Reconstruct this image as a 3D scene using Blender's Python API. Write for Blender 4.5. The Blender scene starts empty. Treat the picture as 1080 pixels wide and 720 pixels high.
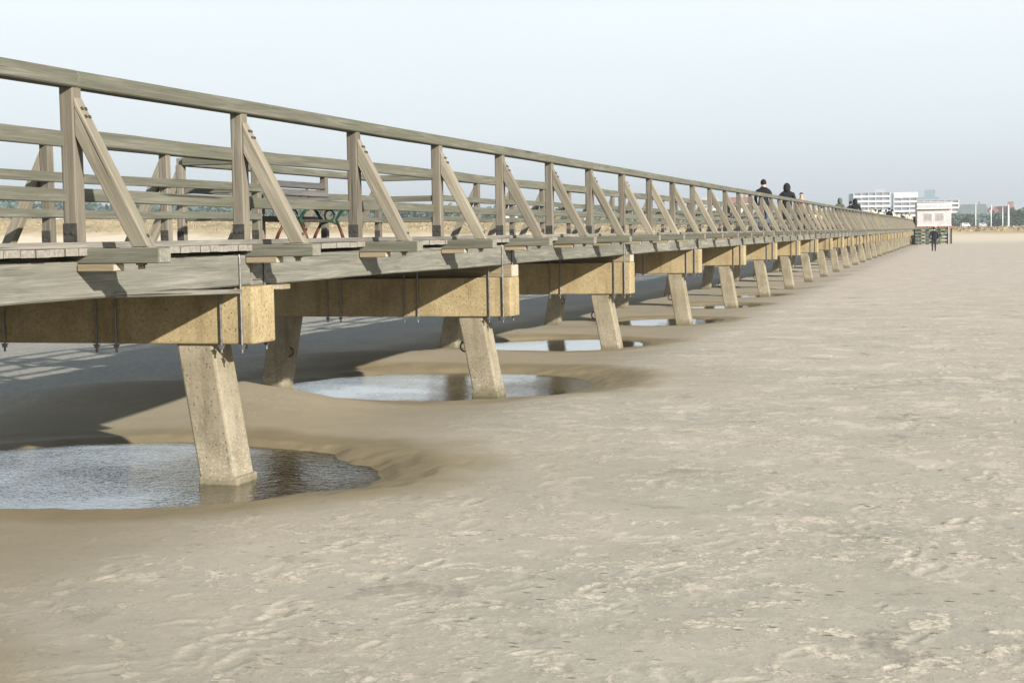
import bpy, bmesh, math, random
import numpy as np
from mathutils import Vector, Matrix

random.seed(7)
rng = np.random.default_rng(7)
scene = bpy.context.scene
COL = scene.collection
R = math.radians

# ------------------------------------------------------------------ frame of the place
# +Y runs along the pier towards the land, X = -L (L metres to the left of the photographer)
EYE = 1.72
F = 1550.0                      # focal length in pixels of a 1080 px wide frame
TH = R(16.9)                    # the camera looks this far to the left of the pier's direction
PITCH = R(4.137)
ROLL = R(0.957)


def at(px, Z):
    """ground point that stands Z metres in front of the camera in the column px"""
    a = TH + math.atan((540 - px) / F)
    d = Z / (math.cos(TH) + math.tan(a) * math.sin(TH))
    return -d * math.tan(a), d


def zat(px, py, Z):
    return EYE + (240 + .0167 * (1010 - px) - py) * Z / F


# ------------------------------------------------------------------ helpers
def link(name, mesh, parent=None, loc=(0, 0, 0), rot=(0, 0, 0)):
    o = bpy.data.objects.new(name, mesh)
    COL.objects.link(o)
    o.location = loc
    o.rotation_euler = rot
    if parent is not None:
        o.parent = parent
    return o


def tag(o, label=None, cat=None, group=None, kind=None):
    if label:
        o['label'] = label
    if cat:
        o['category'] = cat
    if group:
        o['group'] = group
    if kind:
        o['kind'] = kind
    return o


def empty(name, loc, rz=0.0, label=None, cat=None, group=None):
    o = bpy.data.objects.new(name, None)
    COL.objects.link(o)
    o.location = loc
    o.rotation_euler = (0, 0, rz)
    o.empty_display_size = .2
    return tag(o, label, cat, group)


def to_mesh(bm, name, mats, smooth=False):
    me = bpy.data.meshes.new(name)
    bm.normal_update()
    bm.to_mesh(me)
    bm.free()
    for m in (mats if isinstance(mats, (list, tuple)) else [mats]):
        me.materials.append(m)
    if smooth:
        me.polygons.foreach_set('use_smooth', [True] * len(me.polygons))
    return me


def box(bm, x0, x1, y0, y1, z0, z1, mi=0):
    v = [bm.verts.new(p) for p in ((x0, y0, z0), (x1, y0, z0), (x1, y1, z0), (x0, y1, z0),
                                   (x0, y0, z1), (x1, y0, z1), (x1, y1, z1), (x0, y1, z1))]
    fs = []
    for q in ((0, 3, 2, 1), (4, 5, 6, 7), (0, 1, 5, 4), (1, 2, 6, 5), (2, 3, 7, 6), (3, 0, 4, 7)):
        f = bm.faces.new([v[i] for i in q])
        f.material_index = mi
        fs.append(f)
    return fs


def prism(bm, pts, axis_depth, mi=0):
    """pts in the local XZ plane, extruded +-axis_depth/2 along Y"""
    h = axis_depth / 2
    a = [bm.verts.new((p[0], -h, p[1])) for p in pts]
    b = [bm.verts.new((p[0], h, p[1])) for p in pts]
    n = len(pts)
    fs = [bm.faces.new(a), bm.faces.new(list(reversed(b)))]
    for i in range(n):
        fs.append(bm.faces.new((a[i], b[i], b[(i + 1) % n], a[(i + 1) % n])))
    for f in fs:
        f.material_index = mi
    bmesh.ops.recalc_face_normals(bm, faces=fs)
    return fs


def tube(bm, pts, r, n=8, mi=0, caps=True):
    pts = [Vector(p) for p in pts]
    rings = []
    for i, p in enumerate(pts):
        t = (pts[min(i + 1, len(pts) - 1)] - pts[max(i - 1, 0)]).normalized()
        u = t.orthogonal().normalized() if not rings else (uprev - t * uprev.dot(t)).normalized()
        uprev = u
        w = t.cross(u)
        rr = r[i] if isinstance(r, (list, tuple)) else r
        rings.append([bm.verts.new(p + (u * math.cos(k * 2 * math.pi / n) + w * math.sin(k * 2 * math.pi / n)) * rr) for k in range(n)])
    for a, b in zip(rings, rings[1:]):
        for k in range(n):
            f = bm.faces.new((a[k], a[(k + 1) % n], b[(k + 1) % n], b[k]))
            f.material_index = mi
    if caps:
        bm.faces.new(list(reversed(rings[0]))).material_index = mi
        bm.faces.new(rings[-1]).material_index = mi


def bev(bm, w, seg=1):
    bmesh.ops.bevel(bm, geom=list(bm.edges), offset=w, segments=seg, profile=.6, affect='EDGES', clamp_overlap=True)


_beams = {}


def beam_mesh(length, w, h, mat, bevel=.008, wob=.0):
    """timber: long axis on local X, w on Y, h on Z, centred"""
    key = (round(length, 3), round(w, 4), round(h, 4), mat.name, bevel, wob)
    if key in _beams:
        return _beams[key]
    bm = bmesh.new()
    box(bm, -length / 2, length / 2, -w / 2, w / 2, -h / 2, h / 2)
    bev(bm, bevel, 1)
    if wob:
        long_edges = [e for e in bm.edges if abs(e.verts[0].co.x - e.verts[1].co.x) > length * .6]
        bmesh.ops.subdivide_edges(bm, edges=long_edges, cuts=max(3, int(length / .7)), use_grid_fill=True)
        r2 = random.Random(int(length * 1000))
        ph = r2.random() * 6
        for v in bm.verts:
            v.co.z += wob * math.sin(v.co.x * 1.3 + ph) + wob * .35 * math.sin(v.co.x * 4.1 + v.co.y * 30)
            v.co.y += wob * .7 * math.sin(v.co.x * 1.9 + ph * 2)
    _beams[key] = to_mesh(bm, 'timber', mat)
    return _beams[key]


# ------------------------------------------------------------------ node helpers
class N:
    def __init__(self, name):
        self.m = bpy.data.materials.new(name)
        self.m.use_nodes = True
        self.t = self.m.node_tree
        self.b = self.t.nodes['Principled BSDF']
        self.out = self.t.nodes['Material Output']

    def add(self, kind, **kw):
        n = self.t.nodes.new(kind)
        for k, v in kw.items():
            if k in n.inputs.keys() if hasattr(n.inputs, 'keys') else False:
                n.inputs[k].default_value = v
            else:
                setattr(n, k, v)
        return n

    def ln(self, a, b):
        self.t.links.new(a, b)

    def math(self, op, a, b=None, c=None, clamp=False):
        n = self.t.nodes.new('ShaderNodeMath')
        n.operation = op
        n.use_clamp = clamp
        for i, v in enumerate((a, b, c)):
            if v is None:
                continue
            if isinstance(v, (int, float)):
                n.inputs[i].default_value = v
            else:
                self.ln(v, n.inputs[i])
        return n.outputs[0]

    def noise(self, vec, scale=5., detail=4., rough=.55, dist=0., dim='3D'):
        n = self.t.nodes.new('ShaderNodeTexNoise')
        n.noise_dimensions = dim
        n.inputs['Scale'].default_value = scale
        n.inputs['Detail'].default_value = detail
        n.inputs['Roughness'].default_value = rough
        n.inputs['Distortion'].default_value = dist
        if vec is not None:
            self.ln(vec, n.inputs['Vector'])
        return n.outputs['Fac']

    def voro(self, vec, scale, feature='F1', out='Distance', rand=1.):
        n = self.t.nodes.new('ShaderNodeTexVoronoi')
        n.feature = feature
        n.inputs['Scale'].default_value = scale
        n.inputs['Randomness'].default_value = rand
        self.ln(vec, n.inputs['Vector'])
        return n.outputs[out]

    def mapping(self, vec, scale=(1, 1, 1), loc=(0, 0, 0), rot=(0, 0, 0)):
        n = self.t.nodes.new('ShaderNodeMapping')
        n.inputs['Scale'].default_value = scale
        n.inputs['Location'].default_value = loc
        n.inputs['Rotation'].default_value = rot
        self.ln(vec, n.inputs['Vector'])
        return n.outputs[0]

    def ramp(self, fac, stops, interp='LINEAR'):
        n = self.t.nodes.new('ShaderNodeValToRGB')
        n.color_ramp.interpolation = interp
        els = n.color_ramp.elements
        while len(els) < len(stops):
            els.new(.5)
        for e, (p, c) in zip(els, stops):
            e.position = p
            e.color = (c, c, c, 1) if isinstance(c, (int, float)) else (*c[:3], 1)
        self.ln(fac, n.inputs[0])
        return n.outputs[0]

    def mix(self, fac, a, b, mode='MIX'):
        n = self.t.nodes.new('ShaderNodeMix')
        n.data_type = 'RGBA'
        n.blend_type = mode
        for s, v in ((n.inputs[0], fac), (n.inputs[6], a), (n.inputs[7], b)):
            if isinstance(v, (int, float)):
                s.default_value = v
            elif isinstance(v, (tuple, list)):
                s.default_value = (*v[:3], 1)
            else:
                self.ln(v, s)
        return n.outputs[2]

    def bump(self, h, strength=.3, dist=.01, normal=None):
        n = self.t.nodes.new('ShaderNodeBump')
        n.inputs['Strength'].default_value = strength
        n.inputs['Distance'].default_value = dist
        self.ln(h, n.inputs['Height'])
        if normal is not None:
            self.ln(normal, n.inputs['Normal'])
        return n.outputs[0]

    def coord(self, which='Object'):
        return self.t.nodes.new('ShaderNodeTexCoord').outputs[which]

    def rand_vec(self, vec, amount=40.):
        """object coordinates shifted by a per-object random offset, so copies differ"""
        oi = self.t.nodes.new('ShaderNodeObjectInfo')
        n = self.t.nodes.new('ShaderNodeVectorMath')
        n.operation = 'MULTIPLY_ADD'
        cmb = self.t.nodes.new('ShaderNodeCombineXYZ')
        for i in range(3):
            self.ln(oi.outputs['Random'], cmb.inputs[i])
        self.ln(cmb.outputs[0], n.inputs[0])
        n.inputs[1].default_value = (amount, amount * .7, amount * 1.3)
        self.ln(vec, n.inputs[2])
        return n.outputs[0], oi.outputs['Random']

    def base(self, col, rough=.8, normal=None, spec=.3):
        for s, v in (('Base Color', col), ('Roughness', rough), ('Normal', normal)):
            if v is None:
                continue
            if isinstance(v, (tuple, list)):
                self.b.inputs[s].default_value = (*v[:3], 1)
            elif isinstance(v, (int, float)):
                self.b.inputs[s].default_value = v
            else:
                self.ln(v, self.b.inputs[s])
        self.b.inputs['Specular IOR Level'].default_value = spec
        return self.m


def wood(name, dark, light, stain, end=None, grain=1.0, bumpd=.006, var=.34):
    n = N(name)
    v, rnd = n.rand_vec(n.coord('Object'))
    g1 = n.noise(n.mapping(v, (.9, 16 * grain, 16 * grain)), 1.4, 6, .62, .9)
    g2 = n.noise(n.mapping(v, (2.2, 120, 120)), 1.0, 4, .6, .2)
    col = n.ramp(g1, [(.3, dark), (.52, tuple((a + b) / 2 for a, b in zip(dark, light))), (.7, light)])
    col = n.mix(n.ramp(g2, [(.36, .38), (.6, 0.)]), col, tuple(c * .55 for c in dark))
    big = n.noise(v, 1.6, 5, .6, .4)
    col = n.mix(n.ramp(big, [(.48, 0.), (.72, .75)]), col, stain)
    # long drying checks
    ck = n.noise(n.mapping(v, (.7, 42, 42)), 1.0, 2, .5, .3)
    ckm = n.ramp(ck, [(.27, 1.), (.32, 0.)])
    col = n.mix(n.math('MULTIPLY', ckm, .7), col, tuple(c * .22 for c in dark))
    # per-piece tone
    tone = n.math('MULTIPLY_ADD', rnd, var, 1. - var / 2)
    col = n.mix(1., col, tone, 'MULTIPLY')
    if end:
        sx = n.t.nodes.new('ShaderNodeSeparateXYZ')
        n.ln(n.coord('Normal'), sx.inputs[0])
        ef = n.math('GREATER_THAN', n.math('ABSOLUTE', sx.outputs[0]), .8)
        rings = n.noise(n.mapping(v, (30, 30, 30)), 1.5, 4, .6)
        ecol = n.mix(n.ramp(rings, [(.35, .6), (.6, 0.)]), end, tuple(c * .45 for c in end))
        col = n.mix(ef, col, ecol)
    h = n.math('ADD', n.math('MULTIPLY', g1, .6), n.math('MULTIPLY', g2, .35))
    h = n.math('SUBTRACT', h, n.math('MULTIPLY', ckm, .8))
    return n.base(col, .85, n.bump(h, .8, bumpd), .2)


W_RAIL = wood('rail_timber', (0.089, 0.087, 0.067), (0.198, 0.194, 0.152), (0.106, 0.112, 0.077), (0.239, 0.226, 0.182), var=.06)
W_POST = wood('post_timber', (0.121, 0.105, 0.080), (0.240, 0.216, 0.173), (0.154, 0.136, 0.101), (0.266, 0.246, 0.207))
W_BRACE = wood('brace_timber', (0.175, 0.153, 0.112), (0.322, 0.290, 0.228), (0.201, 0.187, 0.137), (0.309, 0.286, 0.231))
W_GIRD = wood('girder_timber', (0.103, 0.101, 0.084), (0.266, 0.255, 0.211), (0.138, 0.141, 0.114), (0.292, 0.274, 0.229), .8, .012)
W_DECK = wood('deck_timber', (0.107, 0.097, 0.076), (0.220, 0.202, 0.166), (0.133, 0.127, 0.093), (0.279, 0.259, 0.220))
W_BLOCK = wood('block_timber', (0.208, 0.168, 0.104), (0.368, 0.304, 0.200), (0.240, 0.200, 0.128), (0.440, 0.400, 0.320))
W_KERB = wood('kerb_timber', (0.128, 0.119, 0.102), (0.289, 0.264, 0.230), (0.170, 0.170, 0.145), (0.306, 0.281, 0.230))
W_BENCH = wood('bench_timber', (0.082, 0.075, 0.070), (0.164, 0.158, 0.150), (0.103, 0.097, 0.095), (0.171, 0.176, 0.160))
W_SEAT = wood('seat_timber', (0.128, 0.120, 0.092), (0.248, 0.232, 0.180), (0.160, 0.152, 0.104), (0.240, 0.216, 0.160))


def concrete(name, c1, c2, pebble=.5, wetline=None, wscale=1.0):
    n = N(name)
    v, rnd = n.rand_vec(n.coord('Object'), 20)
    g = n.noise(v, 3.5, 7, .65)
    col = n.ramp(g, [(.3, c1), (.68, c2)])
    vc = n.t.nodes.new('ShaderNodeTexVoronoi')
    vc.inputs['Scale'].default_value = 75
    n.ln(v, vc.inputs['Vector'])
    bw = n.t.nodes.new('ShaderNodeRGBToBW')
    n.ln(vc.outputs['Color'], bw.inputs[0])
    peb = n.ramp(bw.outputs[0], [(.2, .72), (.5, 1.), (.8, 1.2)])
    col = n.mix(pebble, col, n.mix(1., col, peb, 'MULTIPLY'))
    pv_ = n.t.nodes.new('ShaderNodeTexVoronoi')
    pv_.inputs['Scale'].default_value = 38
    n.ln(v, pv_.inputs['Vector'])
    pb_ = n.t.nodes.new('ShaderNodeSeparateXYZ')
    n.ln(pv_.outputs['Color'], pb_.inputs[0])
    pm = n.math('MULTIPLY', n.ramp(n.math('ADD', pv_.outputs['Distance'], n.math('MULTIPLY', n.noise(v, 110, 3, .6), .3)), [(.34, 1.), (.46, 0.)]), n.math('GREATER_THAN', pb_.outputs[0], .70))
    col = n.mix(n.math('MULTIPLY', pm, pebble * .8), col, tuple(c * .3 for c in c1))
    streak = n.noise(n.mapping(v, (6, 6, .8)), 1.6, 5, .6)
    col = n.mix(n.ramp(streak, [(.5, 0.), (.75, .55)]), col, tuple(c * .55 for c in c1))
    rough = .9
    if wetline is not None:
        sx = n.t.nodes.new('ShaderNodeSeparateXYZ')
        geo = n.t.nodes.new('ShaderNodeNewGeometry')
        n.ln(geo.outputs['Position'], sx.inputs[0])
        zz = n.math('ADD', sx.outputs[2], n.math('MULTIPLY', n.noise(v, 9, 4, .6), .16))
        # pale salt and barnacle crust just above the tide line, dark slime below it
        band = n.ramp(n.math('SUBTRACT', zz, wetline - .02), [(.10, 0.), (.20, 1.), (.42, .35), (.75, 0.)])
        sp = n.ramp(n.noise(v, 55, 3, .65), [(.55, 0.), (.63, 1.)])
        col = n.mix(n.math('MULTIPLY', n.math('MULTIPLY', band, sp), .75), col, (.48, .45, .38))
        low = n.ramp(n.math('SUBTRACT', zz, wetline - .02), [(.07, 1.), (.19, 0.)])
        col = n.mix(n.math('MULTIPLY', low, .8), col, (.10, .092, .05))
    h = n.math('SUBTRACT', n.math('ADD', n.math('MULTIPLY', bw.outputs[0], .5 * pebble), n.math('MULTIPLY', g, .5)), pm)
    return n.base(col, rough, n.bump(h, .55, .008), .2)


M_CROSS = concrete('pebbly_concrete', (0.271, 0.211, 0.113), (0.392, 0.314, 0.180), .5)
M_PILE = concrete('pile_concrete', (.20, .172, .115), (.315, .275, .2), .35, 0.02)


def plain(name, c, rough=.7, var=.25, scale=6., metal=0., spec=.3):
    n = N(name)
    v, rnd = n.rand_vec(n.coord('Object'), 10)
    g = n.noise(v, scale, 5, .6)
    lo = tuple(x * (1 - var) for x in c)
    hi = tuple(min(1., x * (1 + var)) for x in c)
    col = n.ramp(g, [(.3, lo), (.7, hi)])
    n.b.inputs['Metallic'].default_value = metal
    return n.base(col, rough, None, spec)


M_STEEL = plain('galvanised_steel', (0.176, 0.172, 0.168), .5, .35, 30, .55)
M_DARKSTEEL = plain('dark_steel_plate', (.045, .042, .036), .6, .4, 25)
M_BOLT = plain('rusty_bolt', (.06, .045, .035), .7, .4, 60)

# ------------------------------------------------------------------ ground
BENT0, BAY = 9.18, 6.0
POST0, PSP = 7.16, 2.0
#        L      d     rL    rd    water level
POOLS = [(5.95, 9.38, 1.95, 1.46, .035),
         (5.80, 15.98, 1.85, 1.72, -.018),
         (6.0, 22.15, 1.35, 1.4, -.015),
         (5.50, 28.3, 1.05, 1.35, -.03),
         (5.40, 34.3, .9, 1.25, -.04),
         (5.25, 40.2, .7, 1.1, -.05),
         (5.9, 3.4, 2.1, 1.6, .06)]


def lattice(seed):
    return np.random.default_rng(seed).random((256, 256))


_lat = {}


def vnoise(x, y, scale, seed=0):
    if seed not in _lat:
        _lat[seed] = lattice(seed)
    g = _lat[seed]
    x = x * scale + 1000.37
    y = y * scale + 1000.71
    xi = np.floor(x).astype(np.int64)
    yi = np.floor(y).astype(np.int64)
    fx = x - xi
    fy = y - yi
    fx = fx * fx * (3 - 2 * fx)
    fy = fy * fy * (3 - 2 * fy)
    a = g[xi % 256, yi % 256]
    b = g[(xi + 1) % 256, yi % 256]
    c = g[xi % 256, (yi + 1) % 256]
    d = g[(xi + 1) % 256, (yi + 1) % 256]
    return (a * (1 - fx) + b * fx) * (1 - fy) + (c * (1 - fx) + d * fx) * fy


def fbm(x, y, scale, octv=4, seed=0, rough=.5):
    s = 0
    a = 1.
    t = 0
    for i in range(octv):
        s = s + a * (vnoise(x, y, scale * 2 ** i, seed + i) - .5)
        t += a
        a *= rough
    return s / t


def sstep(a, b, x):
    t = np.clip((x - a) / (b - a), 0, 1)
    return t * t * (3 - 2 * t)


def dune_t(x, y):
    front = 200 + 12 * fbm(x, y * 0 + 3, .02, 3, 40)
    return sstep(front, front + 40, y)


def dune_height(x, y):
    top = np.interp(x, [-260, -160, -93, -40, 5, 60], [7.6, 5.9, 4.4, 2.6, 1.65, 1.5])
    front = 200 + 12 * fbm(x, y * 0 + 3, .02, 3, 40)
    t = sstep(front, front + 40, y)
    return top * t * (1 + .25 * fbm(x, y, .06, 4, 44) * sstep(front + 5, front + 40, y))


def sand_height(x, y):
    base = np.interp(y, [-10, 6, 11, 16, 22, 30, 60, 120, 200], [.125, .125, .12, .10, .085, .05, .02, -.005, -.03])
    L = -x
    h = base + .05 * fbm(x, y, .22, 3, 3) * sstep(3, 12, y)
    under = sstep(3.4, 5.0, L) * (1 - sstep(8.2, 10.5, L))
    h = h - .06 * under
    for k in range(-1, 12):
        yc = BENT0 + BAY * k + 3.6 + .5 * np.sin(L * 1.1 + k)
        h = h + {0: .23, 1: .085, 2: .05}.get(k, .03) * under * sstep(5.0, 7.2, L) * np.exp(-((y - yc) / 1.2) ** 2) + .02 * under * np.exp(-((y - yc) / 1.2) ** 2)
    h = h + .10 * sstep(9.5, 14, L) * (1 - sstep(30, 60, y))
    wet = .55 * sstep(2.6, 5.0, L) * (1 - sstep(7.9, 9.4, L)) * (1 - .5 * sstep(30, 80, y))
    for i, (pl, pd, rl, rd, wl) in enumerate(POOLS):
        dx = (L - pl) / rl
        dy = (y - pd) / rd
        r = np.sqrt(dx * dx + dy * dy) * (1 + .2 * fbm(x, y, .7, 4, 11 + i) + .13 * fbm(x, y, 2.6, 4, 31 + i))
        lim = 2.1
        m = r < lim
        prof = np.interp(r, [0, .5, .85, 1., 1.1, 1.2, 1.5, 1.8, 2.1],
                         [-.30, -.22, -.06, .0, .04, .06, .13, .22, .3])
        target = wl + prof
        w = 1 - sstep(1.12, 1.65, r)
        h = np.where(m, h * (1 - w) + np.minimum(h, target) * w, h)
        wet = np.maximum(wet, (1 - sstep(1.0, 1.95, r)) * 1.0)
        if i in (0, 1, 6):
            wet = np.maximum(wet, (1 - sstep(1.2, 3.6, r)) * .34)
        # the little eroded lip on the outer side
        lip = np.exp(-((r - 1.22) / .07) ** 2) * sstep(.2, .8, -dx) * .02
        h = h + lip * fbm(x, y, 5, 3, 60)
    for k in range(6, 29):
        yb = BENT0 + BAY * k
        for pl in (4.88, 7.42):
            r = np.sqrt(((L - pl + .1) / .9) ** 2 + ((y - yb - .5) / 1.0) ** 2)
            h = h - .09 * np.exp(-r * r * 1.3)
            wet = np.maximum(wet, .9 * np.exp(-r * r * 1.1))
    return h, wet


def build_ground():
    xs = np.concatenate([
        -np.geomspace(9.2, 3500, 150)[::-1], np.arange(-9.1, -5.4, .04), np.arange(-5.4, .55, .016),
        np.geomspace(.56, 8, 60), np.geomspace(8.3, 3500, 90)])
    ys = [-12., -8, -5, -2.5, -.5, 1, 2, 2.8, 3.4, 3.9, 4.2]
    y = 4.3
    while y < 4000:
        ys.append(y)
        y += max(.016, .0034 * y * (1 + max(0, y - 60) * .01))
    ys = np.array(ys)
    nx, ny = len(xs), len(ys)
    X, Y = np.meshgrid(xs, ys)
    H, WET = sand_height(X, Y)
    H = H + dune_height(X, Y)
    DUNE = dune_t(X, Y)
    # ---- footprints: trails of walkers and stray prints, real dents with pushed-up rims
    FP = np.zeros_like(H)
    prints = []
    rr = random.Random(3)
    for t in range(60):
        x0 = rr.uniform(-4.2, 6)
        y0 = rr.uniform(-2, 70)
        ang = rr.gauss(0, .55) + (math.pi if rr.random() < .5 else 0)
        side = 1
        for s in range(rr.randint(6, 26)):
            ang += rr.gauss(0, .06)
            x0 += math.sin(ang) * .68
            y0 += math.cos(ang) * .68
            side = -side
            prints.append((x0 + side * .1 * math.cos(ang), y0 - side * .1 * math.sin(ang), ang, rr.uniform(.8, 1.1), rr.uniform(.35, 1.0)))
    for t in range(2600):
        prints.append((rr.uniform(-4.3, 7), 4.2 + 50 * rr.random() ** 1.5, rr.uniform(0, 6.3), rr.uniform(.25, .8), rr.uniform(.25, 1.)))
    for (px, py, ang, sc, dep) in prints:
        if py < 4.2 or py > 70:
            continue
        hw = .26 * sc
        i0, i1 = np.searchsorted(xs, (px - hw, px + hw))
        j0, j1 = np.searchsorted(ys, (py - hw, py + hw))
        if i1 - i0 < 2 or j1 - j0 < 2:
            continue
        sx = X[j0:j1, i0:i1] - px
        sy = Y[j0:j1, i0:i1] - py
        a = sx * math.cos(ang) - sy * math.sin(ang)
        b = sx * math.sin(ang) + sy * math.cos(ang)
        wob = 1 + 1.1 * fbm(sx + px, sy + py, 14, 4, 71)
        width = .052 * sc * (1 + .25 * np.clip(b / (.14 * sc), -1, 1))
        r = np.sqrt((a / width) ** 2 + (b / (.135 * sc)) ** 2) * wob
        dent = -(1 - sstep(.55, 1.05, r)) * .006 * dep
        rim = np.exp(-((r - 1.3) / .22) ** 2) * .0035 * dep * (.4 + 1.2 * vnoise(sx + px, sy + py, 22, 77))
        mask = 1 - WET[j0:j1, i0:i1] * .97
        H[j0:j1, i0:i1] += (dent + rim) * mask
        FP[j0:j1, i0:i1] = np.maximum(FP[j0:j1, i0:i1], np.clip(np.exp(-((r - 1.15) / .4) ** 2), 0, 1) * dep * mask)
    # rough crumbly crust between the prints
    near = (1 - sstep(14, 40, Y))
    dry = (1 - sstep(.1, .6, WET))
    pat = sstep(.0, .16, fbm(X, Y, 1.1, 5, 80, .6))
    crust = np.abs(fbm(X, Y, 11, 4, 90, .75)) + .5 * np.abs(fbm(X, Y, 24, 2, 97))
    H += near * dry * (.006 * fbm(X, Y, 2, 4, 85) + pat * .008 * crust)
    DRY = dry * pat
    # wind ripple / trampled sand in the lee on the other side
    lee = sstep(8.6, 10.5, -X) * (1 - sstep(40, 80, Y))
    H += lee * (.09 * fbm(X, Y, 1.6, 5, 95, .6) - .05 * np.clip(-X - 9.3, 0, 6))  # ground made to fall away so the sun grazes and lights it less
    WET = np.maximum(WET, .3 * sstep(7, 9, -X) * (1 - sstep(40, 80, Y)))  # damp beach, also raised to darken the sunlit patches there
    co = np.stack([X, Y, H], -1).reshape(-1, 3).astype(np.float32)
    me = bpy.data.meshes.new('sand')
    me.vertices.add(nx * ny)
    me.vertices.foreach_set('co', co.ravel())
    idx = np.arange(nx * ny).reshape(ny, nx)
    q = np.stack([idx[:-1, :-1], idx[:-1, 1:], idx[1:, 1:], idx[1:, :-1]], -1).reshape(-1, 4)
    nf = len(q)
    me.loops.add(nf * 4)
    me.loops.foreach_set('vertex_index', q.ravel().astype(np.int32))
    me.polygons.add(nf)
    me.polygons.foreach_set('loop_start', (np.arange(nf) * 4).astype(np.int32))
    me.polygons.foreach_set('use_smooth', np.ones(nf, dtype=bool))
    me.update(calc_edges=True)
    for nm, arr in (('wet', WET), ('print', FP), ('crust', DRY), ('dune', DUNE)):
        at_ = me.attributes.new(nm, 'FLOAT', 'POINT')
        at_.data.foreach_set('value', np.clip(arr, 0, 1).astype(np.float32).ravel())
    return me


def sand_material():
    n = N('beach_sand')
    pos = n.t.nodes.new('ShaderNodeNewGeometry').outputs['Position']

    def attr(nm):
        a = n.t.nodes.new('ShaderNodeAttribute')
        a.attribute_name = nm
        return a.outputs['Fac']
    wet, prt, crust = attr('wet'), attr('print'), attr('crust')
    s = n.t.nodes.new('ShaderNodeSeparateXYZ')
    n.ln(pos, s.inputs[0])
    flat = n.mapping(pos, (1, 1, .2))
    big = n.noise(flat, .35, 5, .6)
    mid = n.noise(flat, 2.2, 6, .65, .3)
    col = n.ramp(mid, [(.32, (.31, .29, .238)), (.68, (.395, .368, .302))])
    col = n.mix(n.ramp(big, [(.40, 0.), (.62, .85)]), col, (.42, .375, .30))
    # drier, paler flakes
    fl = n.noise(flat, 5.2, 10, .74, .25)
    clus = n.ramp(n.noise(flat, .85, 4, .6), [(.36, 0.), (.56, 1.)])
    thr = n.math('MULTIPLY_ADD', clus, -.09, .612)
    flm = n.math('MULTIPLY', n.math('SUBTRACT', fl, thr), 38., clamp=True)
    fl3 = n.noise(flat, 17, 6, .7, .2)
    flm3 = n.math('MULTIPLY', n.math('MULTIPLY', n.math('SUBTRACT', fl3, .575), 30., clamp=True), n.math('MULTIPLY_ADD', clus, .6, .25))
    dryf = n.math('MAXIMUM', n.math('MULTIPLY', flm, .85), n.math('MULTIPLY', flm3, .7))
    dryf = n.math('MAXIMUM', dryf, n.math('MULTIPLY', n.math('MULTIPLY', crust, n.ramp(fl3, [(.5, 0.), (.58, 1.)])), .6))
    dryf = n.math('MAXIMUM', dryf, n.math('MULTIPLY', n.math('MULTIPLY', prt, n.ramp(fl3, [(.42, 0.), (.52, 1.)])), .7))
    notwet = n.math('SUBTRACT', 1., n.math('MULTIPLY', wet, 1.25), clamp=True)
    dryf = n.math('MULTIPLY', dryf, notwet)
    col = n.mix(n.math('MULTIPLY', dryf, .95), col, n.ramp(n.noise(flat, 40, 3, .6), [(.36, (.36, .31, .23)), (.5, (.58, .515, .41)), (.64, (.70, .63, .51))]))
    # bits of weed and shell, dark
    deb = n.voro(n.mapping(n.mapping(pos, (1, 1, .2)), (.8, 1.9, 1)), 8)
    debm = n.math('MULTIPLY', n.ramp(deb, [(.12, 1.), (.17, 0.)]), n.ramp(n.noise(flat, 2.1, 4, .7), [(.49, 0.), (.54, 1.)]))
    col = n.mix(n.math('MULTIPLY', n.math('MULTIPLY', debm, notwet), .8), col, (.06, .05, .04))
    sp1 = n.noise(flat, 70, 3, .75)
    sp2 = n.noise(flat, 21, 5, .75)
    spk = n.math('ADD', n.ramp(sp1, [(.3, .92), (.7, 1.07)]), n.math('MULTIPLY', n.math('SUBTRACT', sp2, .5), .5))
    col = n.mix(n.math('MULTIPLY', notwet, .9), col, n.mix(1., col, spk, 'MULTIPLY'))
    # farther out the beach is drier and a little pinker
    fz = n.ramp(n.math('DIVIDE', s.outputs[1], 120.), [(.06, 0.), (.4, .9)])
    col = n.mix(n.math('MULTIPLY', fz, notwet), col, (.47, .41, .345))
    fl5 = n.noise(n.mapping(pos, (1, 1, .2)), 1.5, 10, .76, .3)
    fm5 = n.math('MULTIPLY', n.math('SUBTRACT', fl5, .545), 26., clamp=True)
    col = n.mix(n.math('MULTIPLY', n.math('MULTIPLY', fm5, notwet), n.ramp(n.math('DIVIDE', s.outputs[1], 40.), [(.1, .15), (.4, .85)])), col, (.57, .50, .415))
    dk5 = n.math('MULTIPLY', n.math('SUBTRACT', .42, fl5), 22., clamp=True)
    col = n.mix(n.math('MULTIPLY', n.math('MULTIPLY', dk5, notwet), .6), col, (.22, .195, .16))
    bands = n.noise(n.mapping(pos, (.5, 1.6, .2)), .55, 5, .7)
    col = n.mix(n.math('MULTIPLY', n.math('MULTIPLY', n.ramp(bands, [(.5, 0.), (.62, .55)]), notwet), n.ramp(n.math('DIVIDE', s.outputs[1], 40.), [(.15, 0.), (.5, 1.)])), col, (.52, .46, .37))
    # damp and wet sand round the pools
    damp = n.ramp(n.math('ADD', wet, n.math('MULTIPLY', n.math('SUBTRACT', mid, .5), .25)), [(.2, 0.), (.75, 1.)])
    wcol = n.ramp(n.noise(flat, 1.1, 5, .6), [(.3, (.205, .168, .10)), (.7, (.275, .23, .145))])
    col = n.mix(damp, col, wcol)
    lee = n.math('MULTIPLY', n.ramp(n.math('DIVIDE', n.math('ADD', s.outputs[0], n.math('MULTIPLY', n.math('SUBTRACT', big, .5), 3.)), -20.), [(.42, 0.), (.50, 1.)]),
                 n.ramp(n.math('DIVIDE', s.outputs[1], 200.), [(.6, 1.), (.85, 0.)]))
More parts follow.
